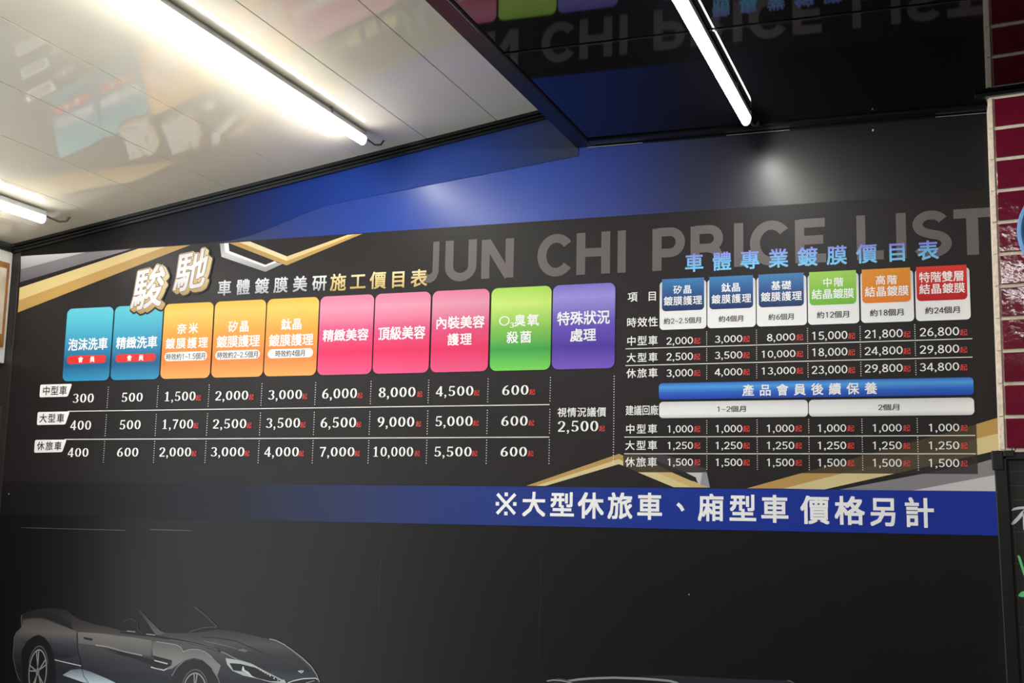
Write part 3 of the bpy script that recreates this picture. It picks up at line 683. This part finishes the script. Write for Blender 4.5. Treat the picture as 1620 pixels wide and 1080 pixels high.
cx = [((1055,1096.5),(1098,1108.4)),((1131.5,1174.6),(1176,1186.4)),((1204.8,1258.5),(1260.4,1270.8)),((1284.6,1340.6),(1342,1353)),((1368.3,1428),(1429.4,1440.6)),((1455.4,1517.2),(1518.8,1530.4))]
rowsR = [(['2,000','3,000','8,000','15,000','21,800','26,800'],[(533.2,544.7),(530.5,541.7),(527.9,539.2),(524.2,537),(521.4,534.3),(518,531.3)]),
 (['2,500','3,500','10,000','18,000','24,800','29,800'],[(558,569.8),(556,567.4),(554.2,565.4),(550.5,563),(548.4,561),(545.8,558.8)]),
 (['3,000','4,000','13,000','23,000','29,800','34,800'],[(584,595.6),(582.7,594),(580.7,592),(578.4,591),(576.2,588.7),(574,586.6)])]
for vals, yy in rowsR:
    for k, s in enumerate(vals):
        xx = cx[k][0] if not (k == 2 and len(s) == 5) else (1213.7,1258)
        price(s, (xx[0], xx[1], *yy[k]), cx[k][1], False, 9.8)
cm = [((1056,1096.5),(1098.5,1108.4)),((1132,1174.6),(1176.2,1186.4)),((1213,1256.6),(1258.5,1268.9)),((1293.5,1338.8),(1340.9,1351.6)),((1380.2,1426.4),(1428.9,1440)),((1468.8,1517.4),(1519.6,1530.8))]
for s, ya, yb in (('1,000',(672.6,684),(670.2,682.3)),('1,250',(698.9,710.2),(698.2,710.6)),('1,500',(725.2,736.6),(725.8,738.7))):
    for k in range(6):
        t = k/5; price(s, (cm[k][0][0], cm[k][0][1], ya[0]*(1-t)+yb[0]*t, ya[1]*(1-t)+yb[1]*t), cm[k][1], False, 9.8)
for a, b in (((989.9,552),(1538,535.6)),((989.9,578.8),(1538.5,564.3)),((988,690.4),(1543,689.6)),((988,716.6),(1544,718.8))): rule(a, b, .0022)
segR = [(W(1118.3,525)[1], W(1118.3,544.7)[1]), (W(1118.3,551.8)[1], W(1118.5,570.4)[1]), (W(1118.5,579)[1], W(1118.6,599.3)[1]), (W(1118.6,665)[1], W(1118.6,685.2)[1]), (W(1118.6,693)[1], W(1118.7,714)[1]), (W(1118.7,721)[1], W(1118.7,742)[1])]
for p in ((1118.3,524),(1196.9,522),(1277.6,518.8),(1360.7,515.5),(1447.1,512.3)):
    x = W(*p)[0]
    for a, b in segR: dots(x, a, b, 7, .0013)
bb = wbox(1042.8,1540.2,601.5,628.5); bar = flat('blue_bar', [rrect(*bb, .009)], 9, ramp_mat('bar_blue', down([(0,(46,112,206)),(.25,(84,164,232)),(.6,(40,104,208)),(1,(24,66,170))])), ban)
text('產品會員後續保養', 1175.2, 1387.3, 606.8, 624.6, 11, I_ct, bar, B2)
G_wbar = ramp_mat('bar_white', down([(0,(218,218,218)),(.35,(244,243,241)),(.75,(251,250,248)),(1,(214,213,214))]))
for x0, x1, y0, y1, s, t in ((1043.2,1278.3,634,660.2,'1~2個月',(1134,1181.9,642,651.6)),(1279.8,1541.2,630.6,657.6,'2個月',(1388.8,1424.5,639.3,649))):
    wbar = flat('white_bar', [rrect(*wbox(x0, x1, y0, y1), .010)], 9, G_wbar, ban); text(s, *t, 11, I_black, wbar, .009)

# ================================================================ BLUE NOTICE STRIP
ns = empty('notice_strip', (-1.3, D, EYE)); tag(ns, 'blue printed strip with large white characters below the price list', 'strip')
zs1, zs0 = EYE+.1085, EYE+.0065
flat('strip_ground', [poly([(-2.84,zs0),(.056,zs0),(.056,zs1),(-2.84,zs1)])], 5, ramp_mat('strip_blue', [(0,(28,25,24)),(.16,(28,26,26)),(.30,(34,36,48)),(.42,(42,52,92)),(.55,(38,58,128)),(.72,(26,54,150)),(1,(24,50,156))], axis='X', rough=.42, spec=.2), ns)
mx0, mx1, mz0, mz1 = wbox(784.7,817.5,778.8,814.8); mw, mh = mx1-mx0, mz1-mz0
flat('reference_mark', [ribbon([(mx0+.004, mz0+.004), (mx1-.004, mz1-.004)], .0085)+(0,), ribbon([(mx0+.004, mz1-.004), (mx1-.004, mz0+.004)], .0085)+(1,)] +
     [rrect(mx0+mw*u-.0048, mx0+mw*u+.0048, mz0+mh*v-.0048, mz0+mh*v+.0048, .0004, 1)+(2,) for u, v in ((.5,.92),(.5,.08),(.08,.5),(.92,.5))], 7, I_ct, ns)
flat('comma_mark', [ribbon([W(1072,796.5), W(1077,801), W(1081,807.5)], .0088)], 7, I_ct, ns)
for ch, a, b, y0, y1 in (('大',827.4,862.5,778.6,816),('型',871.4,908,779,817),('休',916,954,779.2,819.2),('旅',962.7,1000,779.8,820.2),('車',1009,1047,780,821),
        ('廂',1105.7,1144.3,781.7,823.3),('型',1155,1195.7,782.8,824.4),('車',1205,1246.7,783.6,825.6),('價',1268.3,1311,784.6,827.8),('格',1322,1366.7,785.6,829),('另',1377,1419,786.6,831),('計',1431.7,1476.7,787.7,833.3)):
    text(ch, a, b, y0, y1, 7, I_ct, ns, .022, 'character')
flush_texts()

# ================================================================ CAR MURALS (flat prints at the foot of the wall)
c1 = lambda *p: [(10+x/7.2, 930+y/7.2) for x, y in p]
c2 = lambda *p: [(170+x/7.2, 930+y/7.2) for x, y in p]
c3 = lambda *p: [(340+x/7.2, 930+y/7.2) for x, y in p]
car = empty('car_mural', (-2.2, D, EYE-.62)); tag(car, 'printed side picture of a dark grey sports car on the black wall', 'mural')
def cp(name, polys, m, layer, parent=car): return flat(name, [ppoly(p) for p in polys], layer, m, parent)
def line(name, px, wpx, m, layer, parent=car):
    return flat(name, [ribbon([W(*p) for p in px], wpx*.00165)], layer, m, parent)
K = {n: ink('car_'+n, c) for n, c in dict(black=(22,20,20), dark=(34,31,32), pillar=(72,67,64), light=(150,150,148), bright=(206,210,212), grey=(104,102,100), mid=(70,68,68), steel=(120,126,130), ice=(160,176,186)).items()}
body = c1((170,310),(200,290),(330,245),(430,228),(560,226),(690,246),(760,310),(850,360),(1000,410),(1180,445)) + c2((150,480),(550,535),(640,505),(920,515)) + \
       c3((-160,500),(30,470),(200,486),(400,525),(620,578),(780,632),(880,702),(1000,792),(1100,892),(1170,992),(1195,1072)) + [(509,1095),(500,1125),(420,1135),(340,1140),(270,1128),(100,1096),(80,1096),(30,1086)] + c1((150,1050),(130,1000),(85,780),(95,560),(110,500),(180,450))
cp('car_body', [body], ramp_mat('car_paint_run', [(0,(140,155,165)),(.20,(36,40,50)),(.36,(26,28,36)),(.52,(50,50,56)),(.70,(84,80,78)),(.85,(54,49,48)),(1,(34,30,30))]), 3)
cp('rear_window', [c1((190,335),(300,322),(430,332),(600,402),(760,472),(745,400),(600,312),(430,262),(300,268),(200,300))], K['dark'], 4)
cp('rear_quarter', [c1((180,450),(200,360),(330,342),(440,352),(600,412),(790,488),(810,500),(812,640),(820,760),(700,800),(560,790),(500,650),(440,560),(370,532),(300,550),(220,640),(150,600),(120,540))],
   ramp_mat('car_quarter_run', [(0,(24,26,34)),(.35,(58,60,68)),(.65,(104,100,98)),(1,(82,76,74))]), 4)
cp('door_panel', [c1((815,500),(1040,512),(1296,540)) + c2((0,532),(300,560),(520,600),(500,780),(0,665)) + c1((1296,702),(1020,650),(830,630))], ramp_mat('car_door_run', [(0,(88,86,86)),(1,(122,118,114))]), 4)
cp('windscreen_pillar', [c2((355,250),(385,248),(470,350),(600,480),(660,512),(560,536),(530,500),(450,380))], ramp_mat('car_pillar_run', [(0,(96,90,86)),(1,(46,42,40))]), 5)
line('cowl_line', c2((990,205),(1120,310),(1255,442)), 2.4, K['mid'], 5)
line('wiper_line', c2((920,515),(960,490),(1080,452),(1190,442),(1250,448)), 1.6, K['mid'], 5)
line('mirror_outline', c2((170,400),(205,368),(270,352),(340,378),(352,430),(350,470),(420,525)), 1.4, ink('car_line_dull', (62,57,54)), 5)
line('belt_line', c2((150,500),(400,530),(560,548),(860,602),(1080,650),(1296,722)), 3.4, K['black'], 5)
line('belt_highlight', c2((700,585),(960,625),(1140,668),(1296,722)), 1.2, K['grey'], 6)
line('sill_chrome', c2((225,488),(322,497)), 1.6, K['light'], 6); line('sill_chrome', c2((445,522),(548,533)), 1.6, K['light'], 6)
line('door_gap', c1((808,505),(812,640),(825,740),(858,880),(885,1000),(940,1078)), 1.2, K['black'], 6)
line('door_gap', c2((520,600),(500,780)), 1.1, K['mid'], 6)
line('fuel_flap_gap', c1((180,505),(260,600)), .9, K['mid'], 6)
cp('door_handle', [c1((882,555),(980,572),(990,590),(975,598),(890,580))], K['dark'], 6)
cp('fender', [c2((505,600),(780,640),(840,670),(868,722),(930,700),(1010,695),(1090,712),(1160,750),(1260,850),(1296,880)) + c3((0,1080),(-30,1080),(-70,1000)) + c2((1200,920),(1090,810),(990,785),(880,815),(790,880),(740,915),(640,935),(500,900),(740,860),(735,830),(520,765))],
   ramp_mat('car_fender_run', [(0,(122,130,136)),(.5,(128,128,126)),(1,(96,92,90))]), 5)
line('fender_edge', c2((560,610),(780,642),(840,672),(866,722),(940,698),(1030,697),(1110,720),(1200,790)), 1.3, K['light'], 6)
cp('side_strake', [c1((1020,650),(1296,745)) + c2((0,718),(300,800),(520,880),(530,905),(650,925),(730,880),(740,868),(540,820),(320,758),(0,690))], K['black'], 6)
line('strake_highlight', c1((1020,648),(1160,668),(1296,700)) + c2((0,672),(200,722),(400,765)), 2.0, ink('car_strake_light', (156,152,146)), 7)
cp('side_vent', [c2((512,762),(742,822),(735,845),(550,815))], K['black'], 7)
line('vent_chrome', c2((540,822),(690,862)), 1.8, K['bright'], 7); line('vent_chrome', c2((500,898),(560,915),(650,935),(680,915)), 1.5, K['bright'], 7)
cp('sill_reflection', [c1((645,990),(740,930),(850,918),(960,950),(1150,1030),(1250,1078),(1200,1110),(880,1072))], ramp_mat('car_sill_run', [(0,(190,206,214)),(1,(96,110,120))]), 5)
line('sill_line', c1((555,815),(700,850),(858,885)), 1.4, K['bright'], 6)
line('tail_edge', c1((185,300),(172,340),(182,440),(130,500),(95,560),(82,780),(110,920),(140,1020),(160,1050)), 1.3, ink('car_tail_line', (104,104,104)), 6)
cp('bonnet', [c3((-20,560),(0,500),(200,492),(400,530),(620,582),(780,650),(900,740),(1000,830),(1090,930),(1150,1010),(1000,1030),(830,1060),(700,1000),(520,900),(380,840),(200,770),(0,690))],
   ramp_mat('car_bonnet_run', [(0,(60,66,76)),(.25,(34,34,42)),(.55,(52,50,52)),(.75,(78,74,72)),(1,(50,46,45))]), 5)
line('bonnet_crease', c3((-140,560),(0,562),(240,600),(450,692),(640,775)), 1.8, K['dark'], 6)
line('bonnet_highlight', c3((-120,600),(0,628),(130,655),(250,690)), 1.4, K['grey'], 6); cp('bonnet_glint', [c3((255,700),(330,690),(385,712),(345,728),(290,715))], K['grey'], 6)
line('bonnet_shut_line', c3((0,692),(130,745),(260,815),(420,860)), 1.3, K['light'], 6)
line('wing_edge', c3((625,578),(700,595),(790,640),(880,702),(1000,795),(1100,890),(1160,980),(1195,1070)), 1.8, K['light'], 7)
hl = cp('headlamp', [c3((125,795),(290,822),(440,868),(560,935),(700,1005),(790,1050),(800,1080),(640,1072),(500,1032),(330,995),(205,940),(145,870))], ink('car_lamp_glass', (176,184,184)), 7)
cp('lamp_interior', [c3((170,852),(300,862),(470,905),(560,955),(700,1020),(760,1058),(640,1060),(505,1028),(440,1010),(390,960),(300,945),(215,935))], K['black'], 8, hl)
cp('lamp_projector', [c3((318,900),(330,885),(345,930),(390,955),(430,1000),(480,1022),(410,1010),(360,955),(312,940))], K['bright'], 9, hl)
for x, y, r in ((430,875,7),(475,898,8),(528,930,9),(556,948,9),(580,963,9),(606,978,9),(634,995,10),(680,1025,10),(722,1046,8)):
    p = W(340+x/7.2, 930+y/7.2); flat('lamp_diode', [disc(p[0], p[1], r*.00023, r*.00023, 8)], 9, K['bright'], hl)
line('lamp_rim', c3((785,1040),(810,1078)), 1.6, K['bright'], 8)
cp('grille', [c3((835,1085),(900,1056),(1010,1034),(1150,1030),(1175,1040),(1190,1085))], K['black'], 7); line('grille_rim', c3((835,1078),(900,1054),(1010,1030),(1150,1024),(1180,1040)), 1.5, K['bright'], 8)
line('grille_bar', c3((1040,1078),(1140,1052)), 1.2, K['light'], 8)
cp('badge', [c3((945,942),(972,938),(985,934),(1002,938),(1018,938),(1008,955),(990,968),(972,960))], K['bright'], 7); cp('badge_centre', [c3((975,943),(1002,943),(990,956))], K['dark'], 8)
def wheel(cxp, cyp, rx, ry, nsp, a0, arch):
    cp('wheel_arch', [arch], K['black'], 6)
    q = W(cxp, cyp); s = .00163
    wh = flat('tyre', [disc(q[0], q[1], rx*s*1.25, ry*s*1.25, 40)], 7, K['dark'], car)
    flat('tyre_edge', [ribbon(arc(q[0], q[1], rx*s*1.17, ry*s*1.17, 20, 160, 20), .0022)], 8, K['grey'], wh)
    flat('rim', [ribbon(arc(q[0], q[1], rx*s, ry*s, 0, 360, 40)[:-1], .0034, True)], 8, K['light'], wh)
    flat('rim_well', [disc(q[0], q[1], rx*s*.97, ry*s*.97, 36)], 7.5, K['black'], wh)
    for k in range(nsp):
        a = math.radians(a0+360*k/nsp)
        for da in (-.13, .13):
            p0 = (q[0]+rx*s*.16*math.cos(a), q[1]+ry*s*.16*math.sin(a)); p1 = (q[0]+rx*s*.97*math.cos(a+da), q[1]+ry*s*.97*math.sin(a+da))
            flat('spoke', [ribbon([p0, p1], .0036)], 8.5, K['light'], wh)
    flat('hub', [disc(q[0], q[1], rx*s*.2, ry*s*.2, 16)], 9, K['steel'], wh)
wheel(60.5, 1062, 19.5, 39, 5, 100, c1((175,760),(185,700),(240,605),(310,550),(375,532),(440,560),(500,640),(545,760),(560,900),(560,1120),(190,1200),(190,1000)))
wheel(308.5, 1097, 24, 35, 5, 90, c2((715,1100),(740,1010),(800,910),(890,835),(985,805),(1085,830),(1180,910),(1240,1000),(1275,1090),(1280,1300),(720,1300)))
line('arch_edge', c2((735,1000),(800,895),(890,815),(990,787),(1090,812),(1195,905),(1260,1020),(1285,1090)), 1.6, K['steel'], 7)

c4 = lambda *p: [(860+x/3.857, 1030+y/3.857) for x, y in p]
car2 = empty('car_mural', (-.75, D, EYE-.75)); tag(car2, 'printed picture of a black car with a thin pale roof line', 'mural')
cp('car_body', [c4((150,200),(180,180),(430,158),(600,150),(760,146),(1000,158),(1250,172),(1480,176),(1540,200),(1700,330),(1650,420),(60,420),(0,330),(20,190),(70,175))], ramp_mat('car2_run', [(0,(30,30,34)),(.8,(34,33,40)),(1,(44,42,50))]), 3, car2)
cp('side_window', [c4((190,196),(330,172),(450,168),(620,176),(770,192),(830,330),(150,330))], K['black'], 4, car2)
line('roof_edge', c4((150,180),(220,170),(300,164),(430,160),(600,166),(690,172),(770,180),(815,192),(850,215)), 3.2, ink('car2_edge', (150,154,156)), 5, car2)
line('mirror_edge', c4((20,181),(60,174),(110,178),(160,189),(190,200)), 2.0, ink('car2_edge', (150,154,156)), 5, car2)
line('mirror_edge', c4((80,167),(120,170),(165,182)), 1.0, ink('car2_edge_dull', (96,98,98)), 5, car2)
line('mirror_edge', c4((1488,175),(1510,183),(1530,196)), 1.8, ink('car2_edge_dull', (96,98,98)), 5, car2)

# ================================================================ ROUND BLUE SIGN ON THE PILLAR
def pil_hit(x, y, v):                          # pixel -> (u, z) on the plane v in front of the tiles
    d = ray(x, y); n3 = np.array([pnrm[0], pnrm[1]]); p0 = np.array([PX0, YP])+pnrm*v
    t = np.dot(p0, n3)/np.dot(d[:2], n3); q = d[:2]*t; return np.dot(q-p0, pdir), d[2]*t+EYE
su, sz = pil_hit(1697, 360, .02); lu, _ = pil_hit(1608.5, 361, .02); SR = su-lu
sign = empty('round_sign', PP(su, .005, sz-SR)); tag(sign, 'round pale blue sign with raised rings on the maroon tiled pillar', 'sign')
def lathe(prof, n=72):
    m = MB(); vs = []; fs = []
    for j in range(n):
        a = 2*math.pi*j/n
        for r, v in prof: vs.append(PP(su+r*math.cos(a), v, sz+r*math.sin(a)))
    k = len(prof)
    for j in range(n):
        for i in range(k-1): fs.append((j*k+i, j*k+i+1, ((j+1) % n)*k+i+1, ((j+1) % n)*k+i))
    m.add(vs, fs); return m
lathe([(SR-.014,.006),(SR-.002,.006),(SR,.010),(SR,.020),(SR-.003,.024),(SR-.009,.024),(SR-.012,.020),(SR-.014,.016)]).build('outer_ring', mat('sign_blue', (104,158,214), .3), sign, smooth=False)
lathe([(SR-.0175,.006),(SR-.0145,.016),(SR-.013,.0165),(SR-.0125,.006)]).build('dark_groove', mat('sign_groove', (44,66,112), .4), sign)
lathe([(.0005,.0175),(SR-.030,.0175),(SR-.028,.019),(SR-.019,.021),(SR-.016,.018),(SR-.016,.006)]).build('face', mat('sign_pale_blue', (150,196,236), .3), sign)

# ================================================================ CHALKBOARD
YC = 2.985
def CBp(x, y): p = on_y(x, y, YC); return np.array([p[0], p[2]])
A = CBp(1568.5, 713.5); Bt = CBp(1589.5, 1080); dn = (Bt-A)/np.hypot(*(Bt-A)); rt_ = np.array([-dn[1], dn[0]])
if rt_[0] < 0: rt_ = -rt_
cb = empty('chalkboard', (A[0]+.3, YC, A[1]-.9)); tag(cb, 'black framed chalkboard with faint grid and white and green chalk marks', 'chalkboard')
def CB(u, v, y): q = A+rt_*u+dn*v; return (q[0], y, q[1])
def cbox(u0, u1, v0, v1, y0, y1):
    return [CB(u0,v0,y0),CB(u1,v0,y0),CB(u1,v1,y0),CB(u0,v1,y0),CB(u0,v0,y1),CB(u1,v0,y1),CB(u1,v1,y1),CB(u0,v1,y1)], [(0,3,2,1),(4,5,6,7),(0,1,5,4),(1,2,6,5),(2,3,7,6),(3,0,4,7)]
BW, BH = .60, .90
M_fr = mat('chalkboard_frame_black', (26,25,25), .32, .5)
for nm, q in (('frame_side',(0.004,.031,.0,BH)),('frame_side',(BW-.031,BW-.004,.0,BH)),('frame_top',(.0,BW,.004,.019)),('frame_bottom',(.0,BW,BH-.024,BH))):
    MB().add(*cbox(*q, YC, YC+.018)).build(nm, M_fr, cb, bevel=.002)
MB().add(*cbox(-.0005, .024, -.001, .042, YC-.003, YC+.02)).build('corner_bracket', M_fr, cb, bevel=.002); MB().add(*cbox(.0241, .048, -.001, .013, YC-.003, YC+.02)).build('corner_bracket', M_fr, cb, bevel=.002)
MB().add(*cbox(.02, BW-.02, .012, BH-.012, YC+.008, YC+.014)).build('writing_surface', mat('chalk_surface', (40,38,35), .55, .3, noise=.3, nscale=8), cb)
ysf = YC+.0078
def CBuv(x, y): p = on_y(x, y, ysf); q = np.array([p[0], p[2]])-A; return np.dot(q, rt_), np.dot(q, dn)
M_gridl = mat('grid_line', (66,62,57), .6)
for y in (745.5, 768.5, 791, 841, 891, 941, 991, 1041):
    _, v = CBuv(1600, y); MB().add(*cbox(.032, BW-.032, v-.0007, v+.0007, ysf-.0004, ysf+.0006)).build('grid_line', M_gridl, cb)
u0, _ = CBuv(1600, 760)
for k in range(7): MB().add(*cbox(u0+k*.08-.0006, u0+k*.08+.0006, .02, BH-.025, ysf-.0004, ysf+.0006)).build('grid_line', M_gridl, cb)
def chalk(px, ws, m):
    P = [np.array(CBuv(*p)) for p in px]; n = len(P); L = []; Rr = []
    for i in range(n):
        t = P[min(i+1, n-1)]-P[max(i-1, 0)]; t = t/np.hypot(*t); nn = np.array([-t[1], t[0]]); L.append(P[i]+nn*ws[i]*.0008); Rr.append(P[i]-nn*ws[i]*.0008)
    v = [CB(p[0], p[1], ysf-.0008) for p in L+Rr]; me = MB(); me.add(v, [(i, i+1, n+i+1, n+i) for i in range(n-1)]); return me.build('chalk_stroke', m, cb)
q = lambda *p: [(1560+x/6.75, 700+y/6.75) for x, y in p]; q2 = lambda *p: [(1560+x/6.75, 850+y/6.75) for x, y in p]
M_cw = mat('chalk_white', (214,214,222), .8, .1); M_cg = mat('chalk_green', (116,214,136), .8, .1)
chalk(q((272,722),(300,708),(350,698),(420,692),(500,690)), [1.5,3.2,3.4,3.4,3], M_cw)
chalk(q((272,872),(300,850),(345,805),(390,752),(425,712)), [2.4,4.4,4.8,4.6,3], M_cw)
chalk(q((408,735),(406,830),(408,930)), [3,3.2,2.5], M_cw)
chalk(q2((340,192),(352,210),(375,280),(400,360),(412,405)), [2.4,3.2,3.4,3.2,2.4], M_cg)
chalk(q2((345,622),(375,612),(405,600),(440,585)), [1.2,6.5,7.5,4], M_cg)
hk = MB(); hc = CB(.046, -.003, YC+.006)
hk.tube([(hc[0]+.0035*math.cos(a), hc[1]-.004, hc[2]+.0035*math.sin(a)) for a in [2*math.pi*i/12 for i in range(13)]], .0011, 6); hk.build('hanging_ring', mat('hook_metal', (96,90,80), .35, .5, .8), cb, smooth=True)
